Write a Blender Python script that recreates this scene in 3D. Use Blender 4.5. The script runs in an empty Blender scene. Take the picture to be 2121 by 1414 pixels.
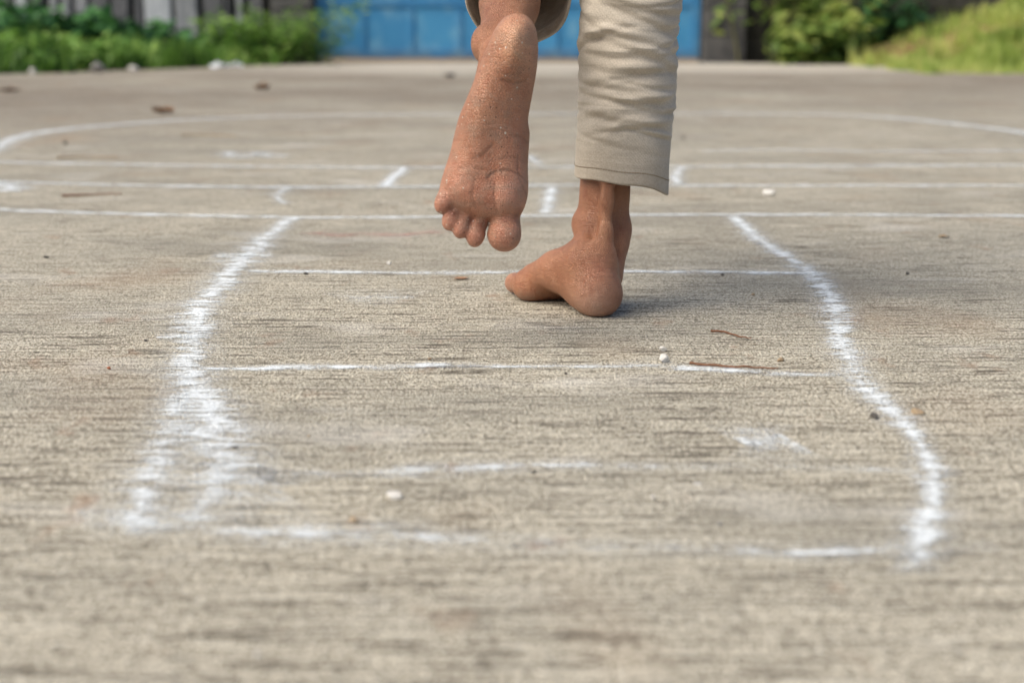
import bpy, math, random
import numpy as np
from mathutils import Vector, noise as mn
random.seed(7); np.random.seed(7)
R=math.radians
scene=bpy.context.scene
COL=scene.collection
# ---------------------------------------------------------------- camera
CH=0.2437; PITCH=R(12.39); FPX=2121*50/36
cam=bpy.data.cameras.new('camera'); co=bpy.data.objects.new('camera',cam); COL.objects.link(co)
co.location=(0,0,CH); co.rotation_euler=(R(90)-PITCH,0,0)
cam.lens=50; cam.sensor_width=36; cam.clip_start=0.02; cam.clip_end=2000
cam.dof.use_dof=True; cam.dof.focus_distance=1.18; cam.dof.aperture_fstop=5.4; cam.dof.aperture_blades=7
scene.camera=co
def ray(px,py):
    u=(px-1060.5)/FPX; v=(707-py)/FPX
    c,s=math.cos(PITCH),math.sin(PITCH)
    return Vector((u, c+v*s, -s+v*c))
def P(px,py,Y):
    d=ray(px,py); return Vector((0,0,CH))+d*(Y/d.y)
def G(px,py):
    d=ray(px,py); return Vector((0,0,CH))+d*(CH/-d.z)
def PXZ(px,z,Y):
    ax=Y*math.cos(PITCH)+(CH-z)*math.sin(PITCH)
    return Vector(((px-1060.5)/FPX*ax,Y,z))
# ---------------------------------------------------------------- world / sun
SD=Vector((-0.90,-0.43,0)).normalized(); EL=R(50)
w=bpy.data.worlds.new('World'); scene.world=w; w.use_nodes=True
nt=w.node_tree; nt.nodes.clear()
sky=nt.nodes.new('ShaderNodeTexSky'); sky.sky_type='NISHITA'; sky.sun_disc=False
sky.sun_elevation=EL; sky.sun_rotation=math.atan2(SD.x,SD.y); sky.dust_density=5
bg=nt.nodes.new('ShaderNodeBackground'); bg.inputs[1].default_value=0.15
wo=nt.nodes.new('ShaderNodeOutputWorld'); nt.links.new(sky.outputs[0],bg.inputs[0]); nt.links.new(bg.outputs[0],wo.inputs[0])
sun=bpy.data.lights.new('sun','SUN'); sun.energy=2.9; sun.angle=R(54); sun.color=(1,0.93,0.79)
so=bpy.data.objects.new('sun',sun); COL.objects.link(so)
L=Vector((SD.x*math.cos(EL),SD.y*math.cos(EL),math.sin(EL)))
so.rotation_euler=(L).to_track_quat('Z','Y').to_euler(); so.location=L*20
scene.view_settings.view_transform='Standard'; scene.view_settings.look='None'; scene.view_settings.exposure=0
# ---------------------------------------------------------------- helpers
def mesh_obj(name,V,F,mat=None,parent=None,smooth=True):
    me=bpy.data.meshes.new(name)
    V=np.asarray(V,dtype=np.float64).reshape(-1,3)
    me.from_pydata(V.tolist(),[],[tuple(int(i) for i in f) for f in F]); me.update()
    if smooth: me.polygons.foreach_set('use_smooth',[True]*len(me.polygons))
    o=bpy.data.objects.new(name,me); COL.objects.link(o)
    if mat: me.materials.append(mat)
    if parent: o.parent=parent
    return o
def tag(o,label=None,cat=None,group=None,kind=None):
    if label: o['label']=label
    if cat: o['category']=cat
    if group: o['group']=group
    if kind: o['kind']=kind
    return o
def empty(name,loc=(0,0,0)):
    o=bpy.data.objects.new(name,None); COL.objects.link(o); o.location=loc; return o
class N:
    def __init__(s,name):
        s.m=bpy.data.materials.new(name); s.m.use_nodes=True; s.t=s.m.node_tree; s.t.nodes.clear()
        s.out=s('OutputMaterial')
    def __call__(s,kind,ins=None,**kw):
        n=s.t.nodes.new('ShaderNode'+kind)
        for k,v in kw.items(): setattr(n,k,v)
        if ins:
            for k,v in ins.items():
                if isinstance(v,bpy.types.NodeSocket): s.t.links.new(v,n.inputs[k])
                else: n.inputs[k].default_value=v
        return n
    def math(s,op,a,b=0.0,c=0.0,clamp=False): return s('Math',{0:a,1:b,2:c},operation=op,use_clamp=clamp).outputs[0]
    def pos(s): 
        if not hasattr(s,'_p'): s._p=s('NewGeometry').outputs['Position']
        return s._p
    def scaled(s,v,sc): return s('VectorMath',{0:v,1:sc},operation='MULTIPLY').outputs[0]
    def noise(s,v,scale,detail=4,rough=0.55,dist=0.0): return s('TexNoise',{'Vector':v,'Scale':scale,'Detail':detail,'Roughness':rough,'Distortion':dist}).outputs[0]
    def ramp(s,f,stops):
        n=s('ValToRGB',{0:f}); e=n.color_ramp.elements
        while len(e)<len(stops): e.new(0.5)
        for i,(p,c) in enumerate(stops): e[i].position=p; e[i].color=(*c,1) if len(c)==3 else c
        return n.outputs[0]
    def mr(s,f,a,b,c=0.0,d=1.0): return s('MapRange',{0:f,1:a,2:b,3:c,4:d}).outputs[0]
    def mix(s,f,a,b,mode='MIX'):
        n=s('Mix',data_type='RGBA',blend_type=mode)
        for i,v in ((0,f),(6,a),(7,b)):
            if isinstance(v,bpy.types.NodeSocket): s.t.links.new(v,n.inputs[i])
            else: n.inputs[i].default_value=(*v,1) if isinstance(v,tuple) and len(v)==3 else v
        return n.outputs[2]
    def bump(s,h,dist,strength=1.0,normal=None):
        i={'Height':h,'Distance':dist,'Strength':strength}
        if normal: i['Normal']=normal
        return s('Bump',i).outputs[0]
    def bsdf(s,col,rough=0.8,normal=None,**kw):
        i={'Base Color':(*col,1) if isinstance(col,tuple) else col,'Roughness':rough}
        if normal: i['Normal']=normal
        for k,v in kw.items(): i[k.replace('_',' ')]=v
        b=s('BsdfPrincipled',i); return b.outputs[0]
    def done(s,sh): s.t.links.new(sh,s.out.inputs[0]); return s.m
# ---------------------------------------------------------------- materials
def ridge_nodes(n):
    p=n.pos()
    r1=n.noise(n.scaled(p,(13,190,0)),1.0,2,0.6,0.10)   # broom ridges
    r2=n.noise(n.scaled(p,(75,400,0)),1.0,2,0.6)        # fine scratches
    g=n.noise(n.scaled(p,(520,380,0)),1.0,2,0.7)        # sand grain
    return r1,r2,g
def mat_concrete():
    n=N('broomed_concrete'); p=n.pos()
    r1,r2,g=ridge_nodes(n)
    h=n.math('ADD',n.math('MULTIPLY',r1,1.7),n.math('ADD',n.math('MULTIPLY',r2,1.0),n.math('MULTIPLY',g,1.5)))
    big=n.noise(n.scaled(p,(2.3,2.0,0)),1.0,3,0.6)
    base=n.ramp(big,[(0.3,(0.45,0.39,0.275)),(0.52,(0.55,0.49,0.36)),(0.72,(0.62,0.565,0.435))])
    c=n.mix(n.mr(g,0.41,0.57),n.mix(0.75,base,(0.11,0.095,0.07)),n.mix(0.55,base,(0.93,0.89,0.77)))
    g2=n.noise(n.scaled(p,(230,150,4)),1.0,2,0.75)
    c=n.mix(n.mr(g2,0.57,0.64,0,0.68),c,(0.13,0.11,0.08))
    c=n.mix(n.mr(g2,0.42,0.35,0,0.45),c,(0.88,0.85,0.75))
    brk=n.noise(n.scaled(p,(34,60,0)),1.0,2,0.7)
    patch=n.noise(n.scaled(p,(3.1,3.4,11)),1.0,2)
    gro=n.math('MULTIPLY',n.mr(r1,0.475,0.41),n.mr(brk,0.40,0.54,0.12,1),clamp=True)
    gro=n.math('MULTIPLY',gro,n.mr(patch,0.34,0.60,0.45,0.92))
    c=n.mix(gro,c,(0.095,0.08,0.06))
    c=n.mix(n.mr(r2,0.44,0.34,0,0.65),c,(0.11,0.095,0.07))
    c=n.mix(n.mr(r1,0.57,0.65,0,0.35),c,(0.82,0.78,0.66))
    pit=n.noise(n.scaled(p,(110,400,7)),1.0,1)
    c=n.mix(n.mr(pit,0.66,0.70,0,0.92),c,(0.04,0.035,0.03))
    st=n.noise(n.scaled(p,(4.2,2.6,1)),1.0,2,0.55)
    c=n.mix(n.mr(st,0.57,0.74,0,0.42),c,(0.37,0.25,0.155))
    st2=n.noise(n.scaled(p,(19,12,1)),1.0,3,0.6)
    c=n.mix(n.mr(st2,0.63,0.74,0,0.5),c,(0.35,0.20,0.12))
    gy=n.noise(n.scaled(p,(1.9,4.2,3)),1.0,3,0.6)
    c=n.mix(n.mr(gy,0.46,0.66,0,0.5),c,(0.25,0.24,0.205))
    du=n.noise(n.scaled(p,(5,8,9)),1.0,3,0.6)
    c=n.mix(n.mr(du,0.58,0.78,0,0.42),c,(0.82,0.81,0.78))
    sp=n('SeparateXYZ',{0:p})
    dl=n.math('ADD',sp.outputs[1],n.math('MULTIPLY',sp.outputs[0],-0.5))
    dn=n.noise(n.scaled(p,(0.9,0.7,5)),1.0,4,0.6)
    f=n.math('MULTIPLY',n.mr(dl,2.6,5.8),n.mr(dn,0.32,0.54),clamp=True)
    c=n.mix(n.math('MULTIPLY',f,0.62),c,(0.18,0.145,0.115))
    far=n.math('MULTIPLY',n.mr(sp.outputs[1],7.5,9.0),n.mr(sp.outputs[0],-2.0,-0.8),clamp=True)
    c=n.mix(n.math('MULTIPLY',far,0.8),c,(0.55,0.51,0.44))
    nb=n.bump(h,0.0022,1.0)
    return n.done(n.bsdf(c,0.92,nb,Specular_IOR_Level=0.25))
def mat_chalk(name,col,amax=0.86):
    n=N(name); r1,r2,g=ridge_nodes(n)
    g3=n.noise(n.scaled(n.pos(),(280,250,3)),1.0,2,0.7)
    val=n.math('ADD',n.math('MULTIPLY',r1,0.38),n.math('ADD',n.math('MULTIPLY',r2,0.16),n.math('ADD',n.math('MULTIPLY',g,0.20),n.math('MULTIPLY',g3,0.26))))
    uv=n('UVMap').outputs[0]; s=n('SeparateXYZ',{0:uv})
    at=n('Attribute',attribute_name='strength').outputs['Fac']
    v=s.outputs[1]
    e=n.math('SUBTRACT',1.0,n.math('POWER',n.math('ABSOLUTE',v),1.15))
    blot=n.noise(n.scaled(n.pos(),(42,70,1)),1.0,4,0.7)
    k=n.math('MULTIPLY',n.math('MULTIPLY',e,at),n.mr(blot,0.32,0.64,0.45,1.16))
    a=n.mr(n.math('ADD',val,n.math('MULTIPLY',k,0.44)),0.69,0.89,0,amax)
    hz=n.math('MULTIPLY',n.math('MULTIPLY',e,at),n.mr(g,0.42,0.58,0.05,0.50))
    a=n.math('MAXIMUM',a,n.math('MULTIPLY',hz,n.mr(blot,0.38,0.6,0.25,1.0)),clamp=True)
    nb=n.bump(n.math('ADD',n.math('MULTIPLY',r1,1.7),n.math('ADD',g,g3)),0.0020,0.9)
    b=n.bsdf(col,1.0,nb,Specular_IOR_Level=0.1)
    tr=n('BsdfTransparent').outputs[0]
    return n.done(n('MixShader',{0:a,1:tr,2:b}).outputs[0])
def mat_skin():
    n=N('skin'); p=n.pos()
    a=n.noise(p,34,4,0.6); b=n.noise(p,150,4,0.65); m=n.noise(p,1100,2,0.6)
    tint=n('Attribute',attribute_name='tint').outputs['Color']
    c=n.mix(n.mr(a,0.3,0.68,0,0.75),tint,n.mix(1.0,tint,(0.74,0.52,0.43),'MULTIPLY'))
    c=n.mix(n.mr(b,0.35,0.7,0,0.6),c,n.mix(1.0,tint,(1.28,1.34,1.38),'MULTIPLY'))
    dust=n('Attribute',attribute_name='dust').outputs['Fac']
    dn=n.noise(p,75,5,0.7)
    c=n.mix(n.math('MULTIPLY',n.mr(dn,0.46,0.64),n.math('MULTIPLY',dust,0.55)),c,(0.27,0.175,0.125))
    vo=n('TexVoronoi',{'Vector':p,'Scale':240.0,'Randomness':1.0})
    rnd=n('SeparateColor',{0:vo.outputs['Color']})
    spk=n.math('LESS_THAN',vo.outputs['Distance'],n.mr(rnd.outputs[1],0,1,0.06,0.22))
    spk=n.math('MULTIPLY',spk,n.math('GREATER_THAN',rnd.outputs[0],0.72))
    spk=n.math('MULTIPLY',spk,n.mr(n.noise(p,26,2),0.42,0.54))
    c=n.mix(n.math('MULTIPLY',n.math('MULTIPLY',spk,dust),0.85),c,(0.78,0.72,0.62))
    spd=n.math('MULTIPLY',n.math('LESS_THAN',vo.outputs['Distance'],0.18),n.math('LESS_THAN',rnd.outputs[0],0.24))
    spd=n.math('MULTIPLY',spd,n.mr(n.noise(p,19,2),0.60,0.50))
    c=n.mix(n.math('MULTIPLY',n.math('MULTIPLY',spd,dust),0.75),c,(0.12,0.055,0.03))
    crk=n('TexVoronoi',{'Vector':p,'Scale':520.0},feature='DISTANCE_TO_EDGE').outputs[0]
    wr=n.noise(n.scaled(p,(45,45,300)),1.0,3,0.6,0.4)
    wr2=n.noise(n.scaled(p,(190,60,40)),1.0,3,0.6,0.8)
    c=n.mix(n.mr(wr,0.42,0.32,0,0.3),c,n.mix(1.0,tint,(0.62,0.46,0.38),'MULTIPLY'))
    h=n.math('ADD',n.math('MULTIPLY',m,0.4),n.math('ADD',n.math('MULTIPLY',b,0.7),n.math('ADD',n.math('MULTIPLY',n.mr(crk,0,0.12),0.45),n.math('MULTIPLY',wr,0.8))))
    h=n.math('ADD',h,n.math('ADD',n.math('MULTIPLY',spk,1.2),n.math('MULTIPLY',wr2,0.7)))
    nb=n.bump(h,0.0010,1.0)
    rg=n.mr(dn,0.3,0.7,0.32,0.56)
    return n.done(n.bsdf(c,rg,nb,Subsurface_Weight=0.08,Subsurface_Radius=(0.005,0.002,0.001),Subsurface_Scale=1.0,Specular_IOR_Level=0.55))
def mat_cloth(name,c0,c1):
    n=N(name); uv=n('UVMap').outputs[0]; p=n.pos()
    wa=n('TexWave',{'Vector':n.scaled(uv,(210,210,1)),'Scale':1.0,'Distortion':1.0,'Detail':1.0},bands_direction='DIAGONAL').outputs[1]
    yarn=n.noise(n.scaled(uv,(1500,340,1)),1.0,2,0.6); yarn2=n.noise(n.scaled(uv,(340,1500,1)),1.0,2,0.6)
    big=n.noise(p,35,4,0.6)
    c=n.mix(n.mr(big,0.3,0.7),c0,c1)
    yy=n.math('MULTIPLY',n.math('ADD',yarn,yarn2),0.5)
    c=n.mix(n.mr(yy,0.41,0.59,0.0,0.5),n.mix(1.0,c,(0.80,0.79,0.77),'MULTIPLY'),n.mix(1.0,c,(1.28,1.28,1.28),'MULTIPLY'))
    at=n('Attribute',attribute_name='grime_and_shade').outputs['Fac']
    gn=n.noise(p,60,4,0.65)
    c=n.mix(n.math('MULTIPLY',at,n.mr(gn,0.3,0.65,0.35,1)),c,(0.26,0.205,0.145))
    h=n.math('ADD',n.math('MULTIPLY',wa,0.4),yy)
    wr=n.noise(n.scaled(uv,(9,85,1)),1.0,2,0.5,0.6)
    nb=n.bump(wr,0.0038,0.55); nb=n.bump(h,0.0004,0.5,nb)
    return n.done(n.bsdf(c,0.9,nb,Sheen_Weight=0.15,Specular_IOR_Level=0.15))
def mat_leaf(name,dark,mid,light,trans=0.25):
    n=N(name); at=n('Attribute',attribute_name='rnd').outputs['Fac']
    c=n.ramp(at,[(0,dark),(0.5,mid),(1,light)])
    b=n.bsdf(c,0.5,Specular_IOR_Level=0.35)
    t=n('BsdfTranslucent',{0:c}).outputs[0]
    return n.done(n('MixShader',{0:trans,1:b,2:t}).outputs[0])
def mat_simple(name,c0,c1,scale=20,rough=0.85,bump=0.002,stretch=(1,1,1),spec=0.3):
    n=N(name); v=n.scaled(n.pos(),stretch)
    a=n.noise(v,scale,4,0.65)
    return n.done(n.bsdf(n.mix(n.mr(a,0.3,0.7),c0,c1),rough,n.bump(a,bump,0.8),Specular_IOR_Level=spec))
M_conc=mat_concrete()
M_chalk=mat_chalk('white_chalk',(0.84,0.90,0.94)); M_redchalk=mat_chalk('red_chalk',(0.60,0.28,0.25),0.5)
M_skin=mat_skin()
M_cloth=mat_cloth('khaki_cotton',(0.47,0.425,0.36),(0.56,0.51,0.435))
M_thread=mat_simple('thread',(0.24,0.19,0.13),(0.31,0.25,0.17),300)
# ---------------------------------------------------------------- ground
ground=mesh_obj('ground',[(-300,-60,-0.05),(300,-60,-0.05),(300,500,-0.05),(-300,500,-0.05)],[(0,1,2,3)],
    mat_simple('soil',(0.16,0.115,0.07),(0.26,0.20,0.13),3,0.95,0.02),smooth=False); tag(ground,kind='structure')
pl=[(-6.5,-3),(6.5,-3),(6.5,4),(3.05,8.1),(2.62,9.2),(2.35,10.2),(1.4,10.58),(-1.46,10.62),(-1.6,10.0),(-2.2,8.9),(-2.88,7.8),(-6.5,2)]
V=[(x,y,0) for x,y in pl]+[(x,y,-0.08) for x,y in pl]; k=len(pl)
F=[tuple(range(k))]+[(i,i+k,(i+1)%k+k,(i+1)%k) for i in range(k)]
pav=mesh_obj('pavement',V,F,M_conc,smooth=False); tag(pav,kind='structure')
# ---------------------------------------------------------------- chalk ribbons
def catmull(pts,n=14):
    out=[]; q=[pts[0]]+list(pts)+[pts[-1]]
    for i in range(1,len(q)-2):
        p0,p1,p2,p3=q[i-1],q[i],q[i+1],q[i+2]
        for j in range(n):
            t=j/n
            out.append(0.5*((2*p1)+(p2-p0)*t+(2*p0-5*p1+4*p2-p3)*t*t+(3*p1-p0-3*p2+p3)*t**3))
    out.append(q[-2]); return out
CZ=[0.0007]
def chalk(pts,width,strength,label,group=None,mat=None,name='chalk_line',ends=True):
    g=[]; ex=[]
    for q in pts:
        a=G(q[0],q[1]); g.append(np.array([a.x,a.y])); ex.append(np.array([q[2] if len(q)>2 else width, q[3] if len(q)>3 else strength]))
    c=catmull(g); e=catmull(ex)
    n=len(c); V=[];F=[];UV=[];S=[]
    z=CZ[0]; CZ[0]+=0.00003
    acc=0; m=9
    for i in range(n):
        t=c[min(i+1,n-1)]-c[max(i-1,0)]; t=t/(np.linalg.norm(t)+1e-9); nn=np.array([-t[1],t[0]])
        if i: acc+=np.linalg.norm(c[i]-c[i-1])
        wob=mn.noise(Vector((c[i][0]*25,c[i][1]*25,z*9000)))
        wd=e[i][0]*0.001*0.9*(1+0.4*wob)
        sh=nn*0.0034*mn.noise(Vector((c[i][0]*14,c[i][1]*14,5+z*5000)))
        for j in range(m):
            v=-1+2*j/(m-1); q=c[i]+nn*wd*v+sh; V.append((q[0],q[1],z)); UV.append((acc,v))
            fade=min(1,i/3,(n-1-i)/3) if ends else 1
            S.append(max(0,e[i][1])*fade)
        if i:
            for j in range(m-1):
                a=(i-1)*m+j; F.append((a,a+1,a+m+1,a+m))
    o=mesh_obj(name,V,F,mat or M_chalk,smooth=False)
    me=o.data; ul=me.uv_layers.new(name='UVMap')
    li=np.zeros(len(me.loops),dtype=np.int32); me.loops.foreach_get('vertex_index',li)
    ul.data.foreach_set('uv',np.array(UV)[li].ravel())
    at=me.attributes.new('strength','FLOAT','POINT'); at.data.foreach_set('value',S)
    if me.polygons[0].normal.z<0: me.flip_normals()
    tag(o,label,'chalk line' if name=='chalk_line' else 'chalk mark',group); return o
chalk([(-250,420),(10,435),(300,445),(650,451),(900,450),(1200,447),(1520,445),(2121,448),(2500,450)],26,0.95,'long straight white chalk line crossing just behind the lifted toes, nearest of the full-width lines')
chalk([(-250,362),(0,377),(150,381),(300,385),(600,388),(900,387),(1200,384),(1500,385),(2121,385),(2500,386)],32,0.92,'second full-width white chalk line, level with the trouser hem')
chalk([(-250,325),(0,336),(300,342),(700,347),(1000,347),(1400,345),(2121,343),(2500,342)],38,0.90,'third full-width white chalk line, the farthest straight one')
chalk([(-60,330),(0,302),(35,286),(90,274),(200,262),(400,248),(600,241),(900,237),(1200,236),(1500,236),(1750,239),(1900,249),(2010,261),(2121,275),(2250,300)],64,0.92,'wide white chalk arc, the rounded far end of the hopscotch court')
chalk([(1440,314),(1600,311),(1850,314),(2200,312)],50,0.78,'faint white chalk line at right between the far arc and the straight lines')
chalk([(500,562),(640,564),(800,566),(1060,565),(1310,563),(1500,565),(1740,569)],21,0.95,'thin white chalk line passing behind the planted foot')
chalk([(400,763,15,.9),(520,764,15,.97),(640,761,16,.97),(800,763,15,.9),(900,759,16,.97),(1060,761,14,.75),(1200,760,14,.65),(1330,760,15,.85),(1430,765,17,.95),(1540,770,17,.97),(1660,777,15,.8),(1780,777,14,.7)],15,0.8,'thin broken white chalk line crossing in front of the planted foot, under the long twig')
chalk([(460,975,12,.45),(690,985,14,.6),(800,984,19,.74),(930,972,24,.85),(1040,968,20,.75),(1150,965,19,.74),(1400,968,14,.55),(1700,970,14,.5),(1900,975,12,.4)],14,0.5,'faint blurred white chalk line between the lower ends of the two side lines')
chalk([(150,1060,26,.45),(280,1080,30,.62),(400,1090,34,.66),(480,1096,36,.72),(650,1108,36,.78),(820,1112,32,.76),(960,1120,26,.62),(1250,1130,22,.50),(1500,1140,20,.6),(1620,1142,18,.76),(1700,1146,18,.76),(1830,1140,17,.7),(1960,1138,14,.5),(2080,1135,14,.35)],17,0.62,'blurred nearest white chalk line closing the bottom of the court')
chalk([(635,449,22,.85),(600,458,26,.95),(560,485,30,.95),(515,527,40,.95),(455,590,42,.95),(412,645,40,.95),(396,720,35,.90),(402,790,38,.95),(428,855,42,1.0),(452,930,42,.90),(448,1000,42,.80),(415,1060,40,.68),(385,1105,36,.45)],24,0.8,'thick curving white chalk line forming the left side of the court')
chalk([(385,770,18,.5),(365,840,28,.7),(335,930,36,.78),(308,1010,36,.80),(288,1075,34,.82),(262,1120,26,.5)],20,0.8,'blurred white chalk branch splitting off the left side line towards the lower left corner')
chalk([(1516,444,24,.95),(1545,475,28,1.0),(1600,515,27,.95),(1655,550,26,.9),(1700,585,27,.92),(1728,640,28,1.0),(1736,700,26,.98),(1770,765,25,.9),(1815,825,24,.98),(1868,872,22,.92),(1908,930,19,.98),(1930,1000,20,1.0),(1930,1060,22,1.03),(1915,1110,22,1.03),(1905,1175,19,.75)],20,0.8,'thick bending white chalk line forming the right side of the court')
chalk([(838,346),(826,360),(812,372),(796,388)],30,1.0,'short slanted white chalk mark between far lines, left of the lifted foot',None,None,'chalk_mark')
chalk([(1146,388),(1138,410),(1128,447)],26,0.95,'short white chalk stroke joining two lines between the feet',None,None,'chalk_mark')
chalk([(1098,322),(1106,334),(1118,342)],26,0.9,'small curved white chalk dash beside the sole of the lifted foot',None,None,'chalk_mark')
chalk([(600,392),(580,398),(576,412),(590,425)],22,0.85,'small hooked white chalk mark below the second line, left of the lifted foot',None,None,'chalk_mark')
chalk([(1415,346),(1402,360),(1400,385)],30,0.92,'short white chalk stroke right of the trouser hem',None,None,'chalk_mark')
chalk([(475,314),(480,324),(505,326),(540,318),(560,325),(600,322)],50,0.84,'faded scribbled white chalk numeral inside the far arc',None,None,'chalk_mark')
chalk([(-20,378),(10,386),(30,392),(0,399)],56,0.95,'white chalk blotch at the left end of the second full-width line',None,None,'chalk_mark')
chalk([(1520,916),(1560,912),(1600,918),(1645,915)],50,0.84,'soft bright white chalk smudge inside the court at lower right',None,None,'chalk_smudge')
chalk([(480,940),(520,990),(550,1022),(590,1020)],50,0.62,'soft white chalk smudge right of the left side line',None,None,'chalk_smudge')
chalk([(430,533),(500,532),(570,530)],54,0.72,'wide white chalk smear across the top of the left side line',None,None,'chalk_smudge')
chalk([(320,703),(370,700),(440,702)],22,0.78,'short sideways white chalk smear on the middle of the left side line',None,None,'chalk_smudge')
chalk([(1850,1168),(1880,1172),(1930,1168)],26,0.78,'white chalk smear at the lower end of the right side line',None,None,'chalk_smudge')
chalk([(700,625),(780,617),(860,622)],60,0.56,'very faint chalk haze on the concrete left of the planted foot',None,None,'chalk_smudge')
chalk([(640,482),(700,490),(760,487),(830,489),(880,484),(930,481)],28,0.8,'faint red chalk scribble left of the lifted toes',None,M_redchalk,'chalk_mark')
# ---------------------------------------------------------------- SDF body
class Field:
    def __init__(s,lo,hi,h):
        s.lo=np.array(lo,float); s.h=h
        s.n=np.ceil((np.array(hi)-s.lo)/h).astype(int)+1
        s.ax=[(s.lo[i]+np.arange(s.n[i])*h).astype(np.float32) for i in range(3)]
        s.F=np.full(s.n,1.0,dtype=np.float32)
    def sl(s,lo,hi):
        a=np.clip(np.floor((np.array(lo)-s.lo)/s.h).astype(int),0,s.n); b=np.clip(np.ceil((np.array(hi)-s.lo)/s.h).astype(int)+1,0,s.n)
        S=tuple(slice(a[i],b[i]) for i in range(3))
        X=s.ax[0][S[0]][:,None,None]; Y=s.ax[1][S[1]][None,:,None]; Z=s.ax[2][S[2]][None,None,:]
        return S,X,Y,Z
    def put(s,S,d,k,cut=False):
        f=s.F[S]
        if f.size==0: return
        if cut:
            d=-d; hh=np.maximum(k-np.abs(f-d),0)/k; s.F[S]=np.maximum(f,d)+hh*hh*k*0.25
        else:
            hh=np.maximum(k-np.abs(f-d),0)/k; s.F[S]=np.minimum(f,d)-hh*hh*k*0.25
    def cone(s,a,b,ra,rb,k=0.006,cut=False):
        a=np.array(a,float); b=np.array(b,float); m=max(ra,rb)+k+0.006
        S,X,Y,Z=s.sl(np.minimum(a,b)-m,np.maximum(a,b)+m)
        ba=b-a; L2=float(ba@ba)+1e-12
        px,py,pz=X-a[0],Y-a[1],Z-a[2]
        t=np.clip((px*ba[0]+py*ba[1]+pz*ba[2])/L2,0,1)
        d=np.sqrt((px-t*ba[0])**2+(py-t*ba[1])**2+(pz-t*ba[2])**2)-(ra+(rb-ra)*t)
        s.put(S,d.astype(np.float32),k,cut)
    def ell(s,c,r,k=0.006,rot=None,cut=False):
        c=np.array(c,float); r=np.array(r,float); m=max(r)+k+0.006
        S,X,Y,Z=s.sl(c-m,c+m)
        p=[X-c[0],Y-c[1],Z-c[2]]
        if rot is not None:
            M=rot
            p=[M[i][0]*p[0]+M[i][1]*p[1]+M[i][2]*p[2] for i in range(3)]
        k0=np.sqrt((p[0]/r[0])**2+(p[1]/r[1])**2+(p[2]/r[2])**2); k1=np.sqrt((p[0]/r[0]**2)**2+(p[1]/r[1]**2)**2+(p[2]/r[2]**2)**2)+1e-6
        d=k0*(k0-1)/k1
        s.put(S,d.astype(np.float32),k,cut)
    def merge(s,o,k):
        s.put((slice(None),)*3,o.F,k)
    def mesh(s,smooth=2):
        F=s.F.copy()
        F[0]=F[-1]=0.01; F[:,0]=F[:,-1]=0.01; F[:,:,0]=F[:,:,-1]=0.01
        I=F<0
        nx,ny,nz=[d-1 for d in F.shape]
        cnt=np.zeros((nx,ny,nz),np.int8)
        for i in (0,1):
            for j in (0,1):
                for l in (0,1): cnt+=I[i:nx+i,j:ny+j,l:nz+l]
        act=np.argwhere((cnt>0)&(cnt<8)); idx=-np.ones((nx,ny,nz),np.int64); idx[tuple(act.T)]=np.arange(len(act))
        acc=np.zeros((len(act),3)); num=np.zeros(len(act))
        cs=[(i,j,l) for i in (0,1) for j in (0,1) for l in (0,1)]
        for a in cs:
            for d in range(3):
                if a[d]==0:
                    b=list(a); b[d]=1
                    fa=F[tuple((act+a).T)]; fb=F[tuple((act+b).T)]
                    x=(fa<0)!=(fb<0); t=np.where(x,fa/(fa-fb+1e-20),0)
                    pt=np.array(a,float)[None,:].repeat(len(act),0); pt[:,d]+=t
                    acc[x]+=pt[x]; num[x]+=1
        V=(act+acc/num[:,None])*s.h+s.lo
        Q=[]
        for d in range(3):
            e=(d+1)%3; f=(d+2)%3
            sa=[slice(None)]*3; sb=[slice(None)]*3; sa[d]=slice(0,-1); sb[d]=slice(1,None)
            ch=np.argwhere(I[tuple(sa)]!=I[tuple(sb)])
            ins=I[tuple(ch.T)]
            ok=(ch[:,e]>0)&(ch[:,f]>0)&(ch[:,e]<F.shape[e]-1)&(ch[:,f]<F.shape[f]-1); ch=ch[ok]; ins=ins[ok]
            def c(de,df):
                q=ch.copy(); q[:,e]+=de; q[:,f]+=df; return idx[tuple(q.T)]
            q=np.stack([c(-1,-1),c(0,-1),c(0,0),c(-1,0)],1)
            q[~ins]=q[~ins][:,::-1]
            Q.append(q)
        Q=np.concatenate(Q)
        E=np.concatenate([Q[:,[0,1]],Q[:,[1,2]],Q[:,[2,3]],Q[:,[3,0]]]); 
        for _ in range(smooth):
            A=np.zeros_like(V)
            for d in range(3):
                A[:,d]=np.bincount(E[:,0],V[E[:,1],d],len(V))+np.bincount(E[:,1],V[E[:,0],d],len(V))
            C=np.bincount(E[:,0],minlength=len(V))+np.bincount(E[:,1],minlength=len(V))
            V=V*0.4+0.6*A/np.maximum(C,1)[:,None]
        return V,Q
H=0.0011
# --- raised left foot: sole faces the camera, toes hang down
YS=1.09
def mpp(Y): return (Y*math.cos(PITCH)+0.1*math.sin(PITCH))/FPX
mp=mpp(YS)
def S_(px,py,dy): return P(px,py,YS+dy)
BL,BH=(-0.085,1.06,0.02),(0.055,1.32,0.345)
fl=Field(BL,BH,H)
def rc(f,a,b,k=0.006,cut=False):
    f.cone(S_(a[0],a[1],a[2]),S_(b[0],b[1],b[2]),a[3]*mp,b[3]*mp,k,cut)
out_px=[(1070,27),(1093,34),(1109,56),(1115,92),(1114,130),(1109,180),(1105,230),(1101,285),(1096,340),(1098,385),(1095,420),(1080,450),(1042,464),(1000,462),(966,452),(938,438),(915,414),(909,384),(918,352),(930,318),(941,275),(951,240),(966,205),(980,170),(996,130),(1010,95),(1025,60),(1046,35)]
poly=[np.array([S_(a,b,0.02).x,S_(a,b,0.02).z]) for a,b in out_px]
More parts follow.
